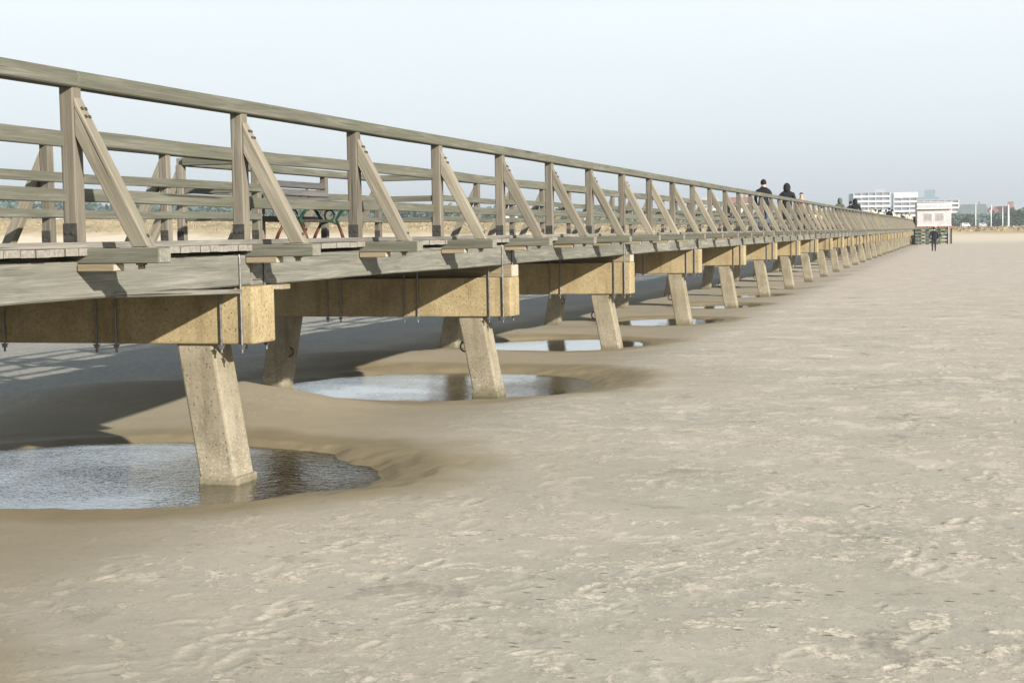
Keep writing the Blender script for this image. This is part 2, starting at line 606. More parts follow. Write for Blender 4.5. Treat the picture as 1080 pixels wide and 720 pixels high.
    col = n.mix(lee, col, n.ramp(fl3, [(.35, (.23, .222, .195)), (.65, (.36, .345, .30))]))  # grey wet-beach tone past the pier, also softening the rail shadows
    # land side: dune sand and dry marram grass
    yb = s.outputs[1]
    dz = n.ramp(n.math('DIVIDE', n.math('SUBTRACT', yb, 150.), 100.), [(.1, 0.), (.55, 1.)])
    col = n.mix(dz, col, (.60, .52, .40))
    up = n.math('ADD', attr('dune'), n.math('MULTIPLY', n.math('SUBTRACT', n.noise(n.mapping(pos, (.07, .05, .3)), 1., 5, .7), .5), .7))
    gm = n.ramp(up, [(.42, 0.), (.62, 1.)])
    gcol = n.ramp(n.noise(n.mapping(pos, (.12, .12, .5)), 1.2, 6, .7), [(.3, (.22, .175, .09)), (.55, (.42, .33, .19)), (.75, (.56, .45, .28))])
    col = n.mix(gm, col, gcol)
    fine = n.noise(flat, 55, 6, .72)
    h = n.math('ADD', n.math('MULTIPLY', fine, n.math('MULTIPLY_ADD', notwet, .16, .08)), n.math('MULTIPLY', dryf, .45))
    h = n.math('ADD', h, n.math('MULTIPLY', n.math('MULTIPLY', mid, notwet), 1.2))
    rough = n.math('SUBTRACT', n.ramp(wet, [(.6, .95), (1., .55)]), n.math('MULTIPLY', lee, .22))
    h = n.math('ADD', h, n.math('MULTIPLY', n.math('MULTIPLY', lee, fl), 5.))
    return n.base(col, rough, n.bump(h, .75, .012), .25)


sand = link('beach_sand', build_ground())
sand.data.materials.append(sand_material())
tag(sand, 'grey beige beach sand with footprints, damp brown hollows under the pier', 'sand', kind='structure')


def water_material():
    n = N('pool_water')
    pos = n.t.nodes.new('ShaderNodeNewGeometry').outputs['Position']
    n1 = n.noise(n.mapping(pos, (1, 1.6, 1)), 12, 2, .5, .6)
    n2 = n.noise(n.mapping(pos, (1, 1.6, 1)), 34, 2, .5, .4)
    calm = n.ramp(n.noise(pos, .7, 2, .5), [(.35, .25), (.65, 1.)])
    sw = n.t.nodes.new('ShaderNodeSeparateXYZ')
    n.ln(pos, sw.inputs[0])
    calm = n.math('MULTIPLY', calm, n.ramp(n.math('DIVIDE', sw.outputs[1], 30.), [(.4, 1.), (.55, .55), (.7, .12)]))
    h = n.math('MULTIPLY', n.math('ADD', n.math('MULTIPLY', n1, .7), n.math('MULTIPLY', n2, .35)), calm)
    nor = n.bump(h, .8, .017)
    t = n.t
    fr = t.nodes.new('ShaderNodeFresnel')
    fr.inputs['IOR'].default_value = 1.34
    n.ln(nor, fr.inputs['Normal'])
    gl = t.nodes.new('ShaderNodeBsdfGlossy')
    gl.inputs['Roughness'].default_value = .03
    n.ln(nor, gl.inputs['Normal'])
    tr = t.nodes.new('ShaderNodeBsdfTransparent')
    tr.inputs['Color'].default_value = (.30, .33, .17, 1)
    mx = t.nodes.new('ShaderNodeMixShader')
    n.ln(n.math('MULTIPLY', fr.outputs[0], 1.9, clamp=True), mx.inputs[0])
    n.ln(tr.outputs[0], mx.inputs[1])
    n.ln(gl.outputs[0], mx.inputs[2])
    n.ln(mx.outputs[0], n.out.inputs['Surface'])
    return n.m


M_WATER = water_material()
wl_names = ['front', 'second', 'third']
for i, (pl, pd, rl, rd, wl) in enumerate(POOLS):
    bm = bmesh.new()
    k = 64
    c = bm.verts.new((0, 0, 0))
    ring = [bm.verts.new((1.32 * rl * math.cos(a * 2 * math.pi / k), 1.32 * rd * math.sin(a * 2 * math.pi / k), 0)) for a in range(k)]
    for a in range(k):
        bm.faces.new((c, ring[a], ring[(a + 1) % k]))
    o = link('pool_water', to_mesh(bm, 'pool_water', M_WATER), None, (-pl, pd, wl))
    tag(o, ['rippled tidal pool round the front pile of the pier', 'tidal pool round the second pile counted from the camera',
            'smaller tidal pool round the third pile from the camera', 'narrow bright pool at the fourth pile from the camera',
            'tiny pool at the fifth pile from the camera', 'smallest sliver of water at the sixth pile from the camera',
            'pool out of sight before the first pile'][i], 'pool', kind='structure')

# ------------------------------------------------------------------ the pier
LN, LF, LC = 4.71, 7.60, 6.155          # near rail, far rail, centre line
YA, YB = 1.16, 175.16                   # ends of the pier
pier = empty('timber_pier', (0, 0, 0), 0, 'long grey timber footbridge pier on slanted concrete piles, running to the shore', 'pier')


def P(name, mesh, loc, rot=(0, 0, 0), parent=None):
    return link(name, mesh, parent or pier, loc, rot)


RY = (0, 0, math.pi / 2)                # local X -> world Y
RZ = (0, -math.pi / 2, 0)               # local X -> world Z


def D(z):
    return EYE + z


# ---- posts, braces, outriggers
post_me = beam_mesh(.95, .09, .09, W_POST, .009)
plate_bm = bmesh.new()
box(plate_bm, -.0425, .0425, -.004, .004, 0, .105)
for bx in (-.02, .02):
    box(plate_bm, bx - .007, bx + .007, -.011, -.0041, .045, .06)
plate_me = to_mesh(plate_bm, 'foot_plate', M_DARKSTEEL)

# brace: polygon in (u = outward from the post face, z)
A_, B_, C_, D_ = (0.0, .80), (.44, -.033), (.335, -.033), (0.0, .585)
ax = Vector((B_[0] - A_[0], B_[1] - A_[1])).normalized()
ang_b = math.atan2(ax.y, ax.x)


def brace_mesh():
    bm = bmesh.new()
    c, s = math.cos(-ang_b), math.sin(-ang_b)
    pts = [(p[0] * c - p[1] * s, p[0] * s + p[1] * c) for p in (A_, B_, C_, D_)]
    prism(bm, pts, .085)
    bev(bm, .006)
    return to_mesh(bm, 'brace', W_BRACE)


brace_me = brace_mesh()


def bolts_mesh():
    bm = bmesh.new()
    c, s = math.cos(-ang_b), math.sin(-ang_b)
    q = [(p[0] * c - p[1] * s, p[0] * s + p[1] * c) for p in (A_, B_)]
    top = q[0][1] + .004
    box(bm, -.009, .009, -.008, .008, -.012, .006)
    bev(bm, .002)
    spots = [(q[0][0] + d, yy, top) for d in (.075, .125) for yy in (-.018, .018)] + [(q[1][0] - .07, 0, top)]
    return to_mesh(bm, 'bolt', M_BOLT), spots


bolt_me, bolt_spots = bolts_mesh()
OUTL = .95
outr_me = beam_mesh(OUTL, .13, .085, W_RAIL, .006)
blk_bm = bmesh.new()
box(blk_bm, -.115, .115, -.055, .055, -.02, .02)
bev(blk_bm, .004)
block_me = to_mesh(blk_bm, 'support_block', W_BLOCK)
nut_bm = bmesh.new()
box(nut_bm, -.014, .014, -.014, .014, -.03, 0)
box(nut_bm, -.022, .022, -.022, .022, -.008, .001)
nut_me = to_mesh(nut_bm, 'nut', M_BOLT)

slots = []                              # every post place: (y, L, outward sign, near?)
ys_post = []
k = -3
while POST0 + PSP * k <= YB:
    ys_post.append(POST0 + PSP * k)
    k += 1
for y in ys_post:
    slots.append((y, LN, 1))
    inbay = 15 < y < 21.5
    slots.append((y, 8.55 if inbay else LF, -1))
slots.append((15.16 - .0, LF, -2))
slots.append((21.16 + .0, LF, -2))
slots.sort(key=lambda s: s[0] * math.cos(TH) + s[1] * math.sin(TH) if s[0] > 6 else 500)
rest = {'post': [], 'brace': [], 'outrigger': [], 'support_block': []}
for i, (y, L, sg) in enumerate(slots):
    x = -L
    jz = random.uniform(-.012, .012)
    near = i < 98
    deep = i < 60
    rotb = (0, -ang_b, 0) if sg > 0 else None
    Mb = Matrix.Translation((x + .045 * (1 if sg > 0 else -1), y + .003, D(0))) @ Matrix.Rotation(0 if sg > 0 else math.pi, 4, 'Z') @ Matrix.Rotation(-ang_b, 4, 'Y')
    xo = x + (1 if sg > 0 else -1) * (.56 - OUTL / 2)
    Mo = Matrix.Translation((xo, y, D(-.0785))) @ Matrix.Rotation(jz * .3, 4, 'Z')
    Mp = Matrix.Translation((x, y, D(-.03 + .475 - .056))) @ Matrix.Rotation(-math.pi / 2, 4, 'Y') @ Matrix.Rotation(jz, 4, 'X')
    if near:
        p = P('post', post_me, (0, 0, 0))
        p.matrix_local = Mp
        if deep:
            f = link('foot_plate', plate_me, p)
            f.matrix_local = Mp.inverted() @ Matrix.Translation((x, y - .0495, D(.0)))
        if sg != -2:
            b = P('brace', brace_me, (0, 0, 0))
            b.matrix_local = Mb
            if sg > 0 and 6 < y < 22:
                for q in bolt_spots:
                    link('bolt', bolt_me, b, q)
            o = P('outrigger', outr_me, (0, 0, 0))
            o.matrix_local = Mo
            if i < 46 and sg > 0:
                s_ = link('support_block', block_me, o)
                s_.matrix_local = Mo.inverted() @ Matrix.Translation((x + .17, y - .01 + random.uniform(-.02, .02), D(-.142)))
                s_ = link('nut', nut_me, o)
                s_.matrix_local = Mo.inverted() @ Matrix.Translation((x + .43, y - .03, D(-.122)))
    else:
        rest['post'].append((post_me, Mp))
        if sg != -2:
            rest['brace'].append((brace_me, Mb))
            rest['outrigger'].append((outr_me, Mo))


def joined(items, name, mat):
    bm = bmesh.new()
    for me, M in items:
        n0 = len(bm.verts)
        bm.from_mesh(me)
        bm.verts.ensure_lookup_table()
        bmesh.ops.transform(bm, matrix=M, verts=bm.verts[n0:])
    return to_mesh(bm, name, mat)


for nm, mt in (('post', W_POST), ('brace', W_BRACE), ('outrigger', W_RAIL)):
    if rest[nm]:
        o = P('far_' + nm, joined(rest[nm], 'far_' + nm, mt), (0, 0, 0))
        o['kind'] = 'stuff'

# ---- rails


def rail_run(L, y0, y1, inner):
    """three rails between y0 and y1; inner = sign of x towards the walkway"""
    length = y1 - y0 - .004
    yc = (y0 + y1) / 2
    P('handrail', beam_mesh(length + .003, .115, .092, W_RAIL, .008, .0015), (-L, yc, D(.90)), RY)
    for z, h in ((.577, .088), (.255, .075)):
        P('rail', beam_mesh(length, .036, h, W_RAIL, .005, .006), (-L + inner * .043, yc, D(z + random.uniform(-.008, .008))), (0, 0, math.pi / 2))


def runs(y):
    out = []
    while y < YB - .1:
        n_ = 3 if y < 75 else 6
        out.append((y, min(y + PSP * n_, YB)))
        y += PSP * n_
    return out


for a, b in runs(1.16):
    rail_run(LN, a, b, -1)
for a, b in runs(3.16):
    if abs(a - 15.16) < .1:
        rail_run(8.55, a, b, 1)
    else:
        rail_run(LF, a, b, 1)
for y in (15.16, 21.16):
    for z, w, h in ((.90, .115, .092), (.577, .036, .088), (.255, .036, .075)):
        P('end_rail', beam_mesh(.85, w, h, W_RAIL, .006), (-(LF + 8.55) / 2, y, D(z)))


# ---- deck, kerbs, girders
def deck_mesh(seed, x0, x1, length):
    bm = bmesh.new()
    r2 = random.Random(seed)
    y = 0.
    while y < length - .05:
        w = r2.choice((.125, .14, .145))
        w = min(w, length - y)
        dz = r2.uniform(-.002, .002)
        j = r2.uniform(-.004, .004)
        box(bm, x0 + j, x1 + j, y + .004, y + w - .004, -.04 + dz, dz)
        y += w
    return to_mesh(bm, 'deck_section', W_DECK)


dm = [deck_mesh(s, -7.71, -4.60, BAY) for s in range(3)]
kerb6 = beam_mesh(BAY - .006, .05, .036, W_KERB, .005, .0015)
g6 = [beam_mesh(BAY - .02, .135, .215, W_GIRD, .01, .003), beam_mesh(BAY - .021, .135, .216, W_GIRD, .01, .0035)]
bents = [BENT0 + BAY * k for k in range(-1, 28)]
for i, yb in enumerate(bents[:-1]):
    o = P('deck_section', dm[i % 3], (0, yb, D(-.036)))
    P('kerb', kerb6, (-4.637, yb + 3, D(-.0175)), RY)
    P('kerb', kerb6, (-7.673, yb + 3, D(-.0175)), RY)
    for j, L in enumerate((4.7275, 5.70, 6.61, 7.5825)):
        P('girder', g6[(i + j) % 2], (-L, yb + 3, D(-.208)), RY)
o = P('deck_section', deck_mesh(9, -8.66, -7.725, BAY - .2), (0, 15.16 + .1, D(-.036)))
P('girder', beam_mesh(BAY, .12, .2, W_GIRD, .01, .003), (-8.5, 18.16, D(-.21)), RY)
P('kerb', kerb6, (-8.62, 18.16, D(-.0175)), RY)
for yy in (15.3, 18.2, 21.0):
    P('cantilever_beam', beam_mesh(2.2, .12, .14, W_GIRD, .008), (-7.55, yy, D(-.385)))


# ---- crossheads, piles, hanger rods
def crosshead_mesh(h):
    bm = bmesh.new()
    box(bm, -7.74, -4.57, -.17, .17, 0, h)
    bev(bm, .014, 2)
    return to_mesh(bm, 'crosshead', M_CROSS)


def pile_mesh(top_l, base_l, ztop, zbase):
    bm = bmesh.new()
    zb = -1.0
    k = (base_l - top_l) / (ztop - zbase)
    lb = top_l + k * (ztop - zb)
    h = .14
    lo = [bm.verts.new((-lb + a * h, b * h, zb)) for a, b in ((-1, -1), (1, -1), (1, 1), (-1, 1))]
    hi = [bm.verts.new((-top_l + a * h, b * h, ztop)) for a, b in ((-1, -1), (1, -1), (1, 1), (-1, 1))]
    bm.faces.new(list(reversed(lo)))
    bm.faces.new(hi)
    vert_edges = []
    for q in range(4):
        bm.faces.new((lo[q], lo[(q + 1) % 4], hi[(q + 1) % 4], hi[q]))
    bm.edges.ensure_lookup_table()
    ve = [e for e in bm.edges if abs(e.verts[0].co.z - e.verts[1].co.z) > .5]
    bmesh.ops.bevel(bm, geom=ve, offset=.018, segments=2, profile=.5, affect='EDGES')
    # the worn collar a hand's breadth above the tide line
    lc = top_l + k * (ztop - zbase - .05)
    g = h + .012
    for e in ():
        pass
    return to_mesh(bm, 'pile', M_PILE)


def collar_mesh():
    bm = bmesh.new()
    box(bm, -.152, .152, -.152, .152, -.5, .07)
    bev(bm, .016, 2)
    return to_mesh(bm, 'collar', M_PILE)


collar_me = collar_mesh()


def hanger_mesh(zt, zb, half=.078):
    """inverted U over a girder: two legs down past the crosshead, nuts below"""
    bm = bmesh.new()
    r = .0085
    pts = [(-half, 0, zb - .06)] + [(-half, 0, zt - .03), (-half * .93, 0, zt - .008), (-half * .75, 0, zt)]
    pts += [(half * .75, 0, zt), (half * .93, 0, zt - .008), (half, 0, zt - .03), (half, 0, zb - .06)]
    tube(bm, pts, r, 8)
    for s in (-1, 1):
        box(bm, s * half - .013, s * half + .013, -.013, .013, zb - .03, zb - .012)
        box(bm, s * half - .02, s * half + .02, -.016, .016, zb - .012, zb - .004)
    return to_mesh(bm, 'hanger_rod', M_STEEL)


def torus_mesh(R0, r):
    bm = bmesh.new()
    pts = [(R0 * math.cos(a * math.pi / 8), 0, R0 * math.sin(a * math.pi / 8)) for a in range(17)]
    tube(bm, pts, r, 6, caps=False)
    return to_mesh(bm, 'mooring_ring', M_DARKSTEEL)


ring_me = torus_mesh(.055, .009)
cross_cache, hang_cache, pile_cache = {}, {}, {}
for i, yb in enumerate(bents):
    kk = i - 1
    bot = {0: -.71, 1: -.87, 2: -.885}.get(kk, -.76)
    hh = {0: .392, 1: .42, 2: .46}.get(kk, .442)
    if hh not in cross_cache:
        cross_cache[hh] = crosshead_mesh(hh)
    c = P('crosshead', cross_cache[hh], (0, yb, D(bot)))
    for j, L in enumerate((4.7275, 5.70, 6.61, 7.5825)):
        for s in (-1, 1):
            if s < 0 and ((kk < 9) or j == 0) and kk < 22 or (s > 0 and j == 0 and kk < 9):
                if bot not in hang_cache:
                    hang_cache[bot] = hanger_mesh(-.094, bot)
                r_ = link('hanger_rod', hang_cache[bot], c)
                r_.location = (-L, s * .184, -bot)
    wl = np.interp(yb, [9, 15, 21, 27, 40, 180], [.03, -.02, -.03, -.05, -.06, -.09])
    for tl, bl in ((5.04, 4.88), (7.27, 7.43)):
        key = (tl, bot)
        if key not in pile_cache:
            pile_cache[key] = pile_mesh(tl, bl, D(bot) + .004, 0.)
        p = P('pile', pile_cache[key], (0, yb, 0))
        if kk < 3:
            q = link('collar', collar_me, p)
            q.location = (-bl + (-.003 if tl < 6 else .003), 0, wl - .01)
        if 1 <= kk <= 5:
            q = link('mooring_ring', ring_me, p)
            q.rotation_euler = (0, 0, .5)
            q.location = (-5.125, -.06, .52) if tl < 6 else (-7.22, -.1, .45)
    if kk in (1, 2):
        P('sill_timber', beam_mesh(3.16, .26, .13 if kk == 1 else .106, W_BLOCK, .004), (-LC - .02, yb + .1, D(-.3835 if kk == 1 else -.3705)))
    elif kk == 0:
        P('shim_plank', beam_mesh(1.9, .15, .032, W_GIRD, .005), (-4.72, yb - .78, D(-.3335 + .0)), (0, .028, math.pi / 2))
        P('shim_block', beam_mesh(.14, .22, .035, W_BLOCK, .005), (-4.62, yb + .235, D(-.335)), RY)

# ------------------------------------------------------------------ bench on the widened bay
bench = empty('park_bench', (-8.02, 17.7, D(-.036)), math.pi / 2, 'brown slatted bench with red and green iron legs on the pier', 'bench')
# local x along the seat, local -y towards the walkway: rotate so that local x -> world y, local y -> world -x
s1 = beam_mesh(2.0, .088, .036, W_BENCH, .006)
s2 = beam_mesh(2.02, .105, .05, W_SEAT, .008)
for j in range(4):
    link('seat_slat', s2 if j == 0 else s1, bench, (0, -.22 + j * .115, .452 + .006 * j), (R(-4), 0, 0))
for j in range(3):
    link('back_slat', s1, bench, (0, .235 + j * .045, .53 + j * .105), (R(70), 0, 0))
M_IRONG = plain('green_iron', (0.018, 0.051, 0.024), .5, .4, 14)
M_IRONR = plain('red_iron', (0.084, 0.023, 0.010), .55, .4, 14)


def support_mesh():
    bm = bmesh.new()
    # front and back legs, splayed and curved, red below, green above
    tube(bm, [(0, -.20, .0), (0, -.17, .10), (0, -.13, .20)], [.026, .022, .02], 8, 1)
    tube(bm, [(0, -.13, .20), (0, -.10, .28), (0, -.16, .37), (0, -.24, .42)], [.02, .02, .02, .018], 8, 0)
    tube(bm, [(0, .24, .0), (0, .20, .10), (0, .14, .20)], [.026, .022, .02], 8, 1)
    tube(bm, [(0, .14, .20), (0, .12, .28), (0, .18, .38), (0, .23, .44), (0, .30, .62), (0, .34, .78)], [.02, .02, .02, .02, .017, .014], 8, 0)
    tube(bm, [(0, -.26, .42), (0, 0, .415), (0, .24, .43)], .018, 8, 0)
    tube(bm, [(0, -.12, .22), (0, 0, .26), (0, .14, .22)], .016, 8, 0)
    pts = [(0, .07 * math.cos(a * math.pi / 6) + .0, .335 + .07 * math.sin(a * math.pi / 6)) for a in range(13)]
    tube(bm, pts, .012, 6, 0, caps=False)
    return to_mesh(bm, 'support', [M_IRONG, M_IRONR], True)


sup = support_mesh()
for xx in (-.72, .42):
    link('support', sup, bench, (xx, 0, 0))
link('stretcher', beam_mesh(1.3, .02, .04, M_DARKSTEEL, .004), bench, (-.15, .0, .262))

# ------------------------------------------------------------------ people
M_SKIN = plain('skin', (.5, .31, .22), .6, .1)
M_SHOE = plain('shoe_leather', (.03, .027, .025), .6, .2)


def cloth(name, c):
    n = N(name)
    v, r = n.rand_vec(n.coord('Object'), 10)
    g = n.noise(v, 9, 5, .6)
    col = n.ramp(g, [(.3, tuple(x * .75 for x in c)), (.7, tuple(min(1, x * 1.25) for x in c))])
    return n.base(col, .9, n.bump(n.noise(v, 14, 4, .6, .8), .6, .02), .15)


C_BLACK = cloth('black_coat', (.018, .02, .022))
C_NAVY = cloth('navy_jacket', (.02, .027, .05))
C_JEANS = cloth('blue_denim', (.10, .15, .24))
C_DARKT = cloth('dark_trousers', (.022, .024, .032))
C_GREYT = cloth('grey_trousers', (.13, .13, .13))
C_OLIVE = cloth('grey_green_hood', (.10, .115, .10))
C_TAN = cloth('tan_jacket', (.42, .26, .16))
C_YELL = cloth('pale_yellow_jacket', (.58, .52, .31))
C_HAIR = cloth('dark_hair', (.02, .016, .013))


def person(loc, rz, height, coat, legs, cap, label, cap_kind='hair', pose='walk', group=None, fat=1.0, ph=1, detail=True):
    s = height / 1.75
    root = empty('person', loc, rz, label, 'person', group)
    st = .16 * ph if pose == 'walk' else 0.
    J, E = [], []

    def j(p, r, par, cat):
        J.append((Vector(p) * s, (r if isinstance(r, tuple) else (r, r)), cat))
        i = len(J) - 1
        if par is not None:
            E.append((par, i))
        return i
    pel = j((0, 0, .96), (.165 * fat, .125 * fat), None, 'coat')
    wst = j((0, .0, 1.12), (.16 * fat, .12 * fat), pel, 'coat')
    che = j((0, .0, 1.30), (.185 * fat, .13 * fat), wst, 'coat')
    upp = j((0, -.01, 1.42), (.15 * fat, .11 * fat), che, 'coat')
    nck = j((0, -.005, 1.50), (.088, .085), upp, 'coat')
    hd0 = j((0, .015, 1.575), (.076, .088), nck, 'skin')
    hd1 = j((0, .015, 1.66), (.09, .106), hd0, 'skin')
    j((0, .005, 1.715), (.068, .08), hd1, 'skin')
    for sd in (-1, 1):
        sh = j((sd * .185 * fat, -.01, 1.345), .085 * fat, upp, 'coat')
        sw = st * sd * .9
        el = j((sd * .262 * fat, -.03 - sw * .5, 1.13), .058, sh, 'coat')
        wr = j((sd * .235 * fat, .06 - sw, .905), .043, el, 'coat')
        pm = j((sd * .23 * fat, .085 - sw, .835), (.022, .036), wr, 'skin')
        if detail:
            for q, ln in ((-.03, .075), (-.01, .088), (.01, .082), (.03, .066)):
                f1 = j((sd * .228 * fat, .085 - sw + q, .79), .0095, pm, 'skin')
                j((sd * .215 * fat, .09 - sw + q * 1.05, .79 - ln), .0075, f1, 'skin')
            t1 = j((sd * .215 * fat, .125 - sw, .85), .011, pm, 'skin')
            j((sd * .205 * fat, .14 - sw, .80), .009, t1, 'skin')
        hp = j((sd * .095, 0, .88), .105 * fat, pel, 'leg')
        f = sd * st
        kn = j((sd * .1, .03 + f * .9, .49), .075, hp, 'leg')
        an = j((sd * .1, -.03 + f * 1.55 - (.06 if f < 0 else 0), .11 + (.03 if f < 0 else 0)), .052, kn, 'leg')
        hl = j((sd * .105, .0 + f * 1.55 - (.05 if f < 0 else 0), .045 + (.02 if f < 0 else 0)), .045, an, 'shoe')
        j((sd * .12, .15 + f * 1.55 - (.05 if f < 0 else 0), .035), (.042, .03), hl, 'shoe')
    me = bpy.data.meshes.new('person_cage')
    me.from_pydata([c[0] for c in J], E, [])
    tmp = bpy.data.objects.new('person_cage', me)
    COL.objects.link(tmp)
    md = tmp.modifiers.new('skin', 'SKIN')
    md.use_smooth_shade = True
    sv = me.skin_vertices[0].data
    for i, c in enumerate(J):
        sv[i].radius = (c[1][0] * s, c[1][1] * s)
        sv[i].use_root = (i == 0)
    sub = tmp.modifiers.new('sub', 'SUBSURF')
    sub.levels = sub.render_levels = 2
    dg = bpy.context.evaluated_depsgraph_get()
    body = bpy.data.meshes.new_from_object(tmp.evaluated_get(dg))
    bpy.data.objects.remove(tmp)
    bpy.data.meshes.remove(me)
    cats = {'coat': 0, 'leg': 1, 'skin': 2, 'shoe': 3}
    body.materials.clear()
    for m in (coat, legs, M_SKIN, M_SHOE):
        body.materials.append(m)
    # colour each face by the nearest bone of the cage
    segs_ = [(J[a][0], J[b][0], cats[J[b][2]]) for a, b in E]
    for f in body.polygons:
        c = f.center
        best, bi = 9., 0
        for a, b, ci in segs_:
            ab = b - a
            t = max(0, min(1, (c - a).dot(ab) / max(ab.length_squared, 1e-9)))
            d = (a + ab * t - c).length
            if d < best:
                best, bi = d, ci
        # the coat hangs to the thigh
        if bi == 1 and c.z > .80 * s:
            bi = 0
        f.material_index = bi
        f.use_smooth = True
    ob = link('body', body, root)
    # hair, hood or cap over the skull
    bm = bmesh.new()
    bmesh.ops.create_uvsphere(bm, u_segments=20, v_segments=14, radius=1)
    kill = []
    for v in bm.verts:
        front = v.co.y
        v.co = Vector((v.co.x * (.10 if cap_kind != 'hood' else .135), v.co.y * (.116 if cap_kind != 'hood' else .14), v.co.z * (.125 if cap_kind != 'hood' else .19)))
        v.co += Vector((0, -.004 if cap_kind != 'hood' else -.02, 1.655 if cap_kind != 'hood' else 1.60))
        lim = 1.655 if cap_kind == 'hat' else 1.60
        if (front > .25 and v.co.z < (1.70 if cap_kind != 'hat' else 1.69)) or (v.co.z < lim and cap_kind != 'hood'):
            kill.append(v)
    bmesh.ops.delete(bm, geom=kill, context='VERTS')
    for v in bm.verts:
        v.co *= s
    cm = to_mesh(bm, cap_kind, cap, True)
    link(cap_kind, cm, root)
    # face: nose and eyes
    bm = bmesh.new()
    for sd in (-1, 1):
        bmesh.ops.create_icosphere(bm, subdivisions=2, radius=.011 * s, matrix=Matrix.Translation(Vector((sd * .031, .098, 1.632)) * s))
    link('eyes', to_mesh(bm, 'eyes', M_SHOE, True), root)
    bm = bmesh.new()
    tube(bm, [Vector((0, .1, 1.635)) * s, Vector((0, .12, 1.6)) * s, Vector((0, .1, 1.588)) * s], [.007 * s, .014 * s, .008 * s], 8)
    link('nose', to_mesh(bm, 'nose', M_SKIN, True), root)
    return root


WK = D(-.036)
GP = 'people walking along the pier'
person((-6.30, 50.3, WK), 0, 1.75, C_BLACK, C_JEANS, C_HAIR, 'bare-headed man in black coat and blue jeans, nearest walker on the pier', 'hair', 'walk', GP, 1.08, 1)
person((-6.02, 54.9, WK), 0, 1.74, C_BLACK, C_GREYT, C_BLACK, 'broad walker in black hooded coat just ahead of the bare-headed man', 'hood', 'walk', GP, 1.15, -1)
person((-6.75, 67.4, WK), math.pi, 1.70, C_TAN, C_DARKT, C_BLACK, 'walker in tan jacket and black hat coming towards the camera', 'hat', 'walk', GP, 1.0, 1)
person((-6.05, 80.8, WK), 0, 1.70, C_OLIVE, C_DARKT, C_OLIVE, 'walker in grey green hood alone in the middle of the pier', 'hood', 'walk', GP, 1.0, 1)
person((-5.62, 86.4, WK), 0, 1.76, C_BLACK, C_DARKT, C_BLACK, 'tall walker in black hood in front of the white hotel', 'hood', 'walk', GP, 1.15, -1)
person((-6.15, 90.5, WK), 0, 1.70, C_NAVY, C_DARKT, C_HAIR, 'dark navy walker half hidden beside the tall black hood', 'hair', 'walk', GP, 1.05, 1)
GY = 'far crowd in pale jackets on the pier'
pr = random.Random(5)
protos = {}
kinds = {'yellow': (C_YELL, 'small figure in a pale yellow jacket in the far crowd on the pier'),
         'cream': (cloth('cream_jacket', (.66, .60, .46)), 'small figure in a cream jacket in the far crowd on the pier'),
         'dark': (C_NAVY, 'small figure in a dark jacket among the far pale crowd on the pier')}
order = ['cream', 'yellow', 'dark', 'cream', 'yellow', 'dark', 'cream', 'yellow', 'cream', 'dark', 'cream', 'yellow', 'cream', 'dark', 'cream', 'yellow']
spots = [(920 + i * 3.6 + pr.uniform(-1.2, 1.2), pr.uniform(5.3, 6.9), kd) for i, kd in enumerate(order[:12])] + [(859.5, 6.6, 'cream'), (867, 6.9, 'yellow')]
for px, L, kd in spots:
    a = TH + math.atan((540 - px) / F)
    d = L / math.tan(a)
    while d > 168:
        L -= .25
        d = L / math.tan(a)
    if L < 5:
        continue
    rz = pr.choice((0, math.pi)) + pr.uniform(-.5, .5)
    if kd not in protos:
        protos[kd] = person((-L, d, WK), rz, 1.28 if px < 900 else 1.70, kinds[kd][0], C_DARKT, C_HAIR, kinds[kd][1], 'hair', 'walk', GY, 1.1, 1, False)
    else:
        first = protos[kd]
        c = first.copy()
        COL.objects.link(c)
        c.location = (-L, d, WK)
        c.rotation_euler = (0, 0, rz)
        c.scale = [.74 if px < 900 else pr.uniform(.9, 1.04)] * 3
        for ch in list(first.children):
            e = ch.copy()
            COL.objects.link(e)
            e.parent = c
gz, _ = sand_height(np.array([-1.7]), np.array([114.0]))
person((-1.7, 114.0, float(gz[0])), .1, 1.78, cloth('blue_black_jacket', (.013, .016, .026)), C_DARKT, C_HAIR, 'lone man in dark navy jacket standing on the open sand beside the pier', 'hair', 'stand', None, 1.15)

# ------------------------------------------------------------------ kiosk, fence and steps at the landward end
M_WHITE = plain('white_paint', (0.577, 0.570, 0.555), .6, .06, 3)
M_PINKW = plain('pinkish_boards', (0.484, 0.457, 0.448), .8, .06, 2)
M_GLASS = plain('window_glass', (.10, .12, .14), .15, .2, 4, 0, .6)
M_GREYP = plain('grey_paint', (.38, .39, .41), .6, .1, 3)
M_LGREY = plain('light_grey_boards', (0.429, 0.438, 0.454), .7, .08, 3)
M_CURT = plain('curtained_pane', (.30, .28, .25), .3, .3, 5, 0, .5)
M_GREENW = plain('green_stained_wood', (.10, .12, .085), .8, .35, 6)
M_DARKW = plain('tarred_wood', (.035, .036, .03), .8, .35, 6)
M_REDW = plain('red_brown_wood', (.3, .13, .075), .8, .2, 6)


def bx_obj(name, parent, x0, x1, y0, y1, z0, z1, mat, bevel=.0):
    bm = bmesh.new()
    box(bm, x0, x1, y0, y1, z0, z1)
    if bevel:
        bev(bm, bevel)
    return link(name, to_mesh(bm, name, mat), parent)


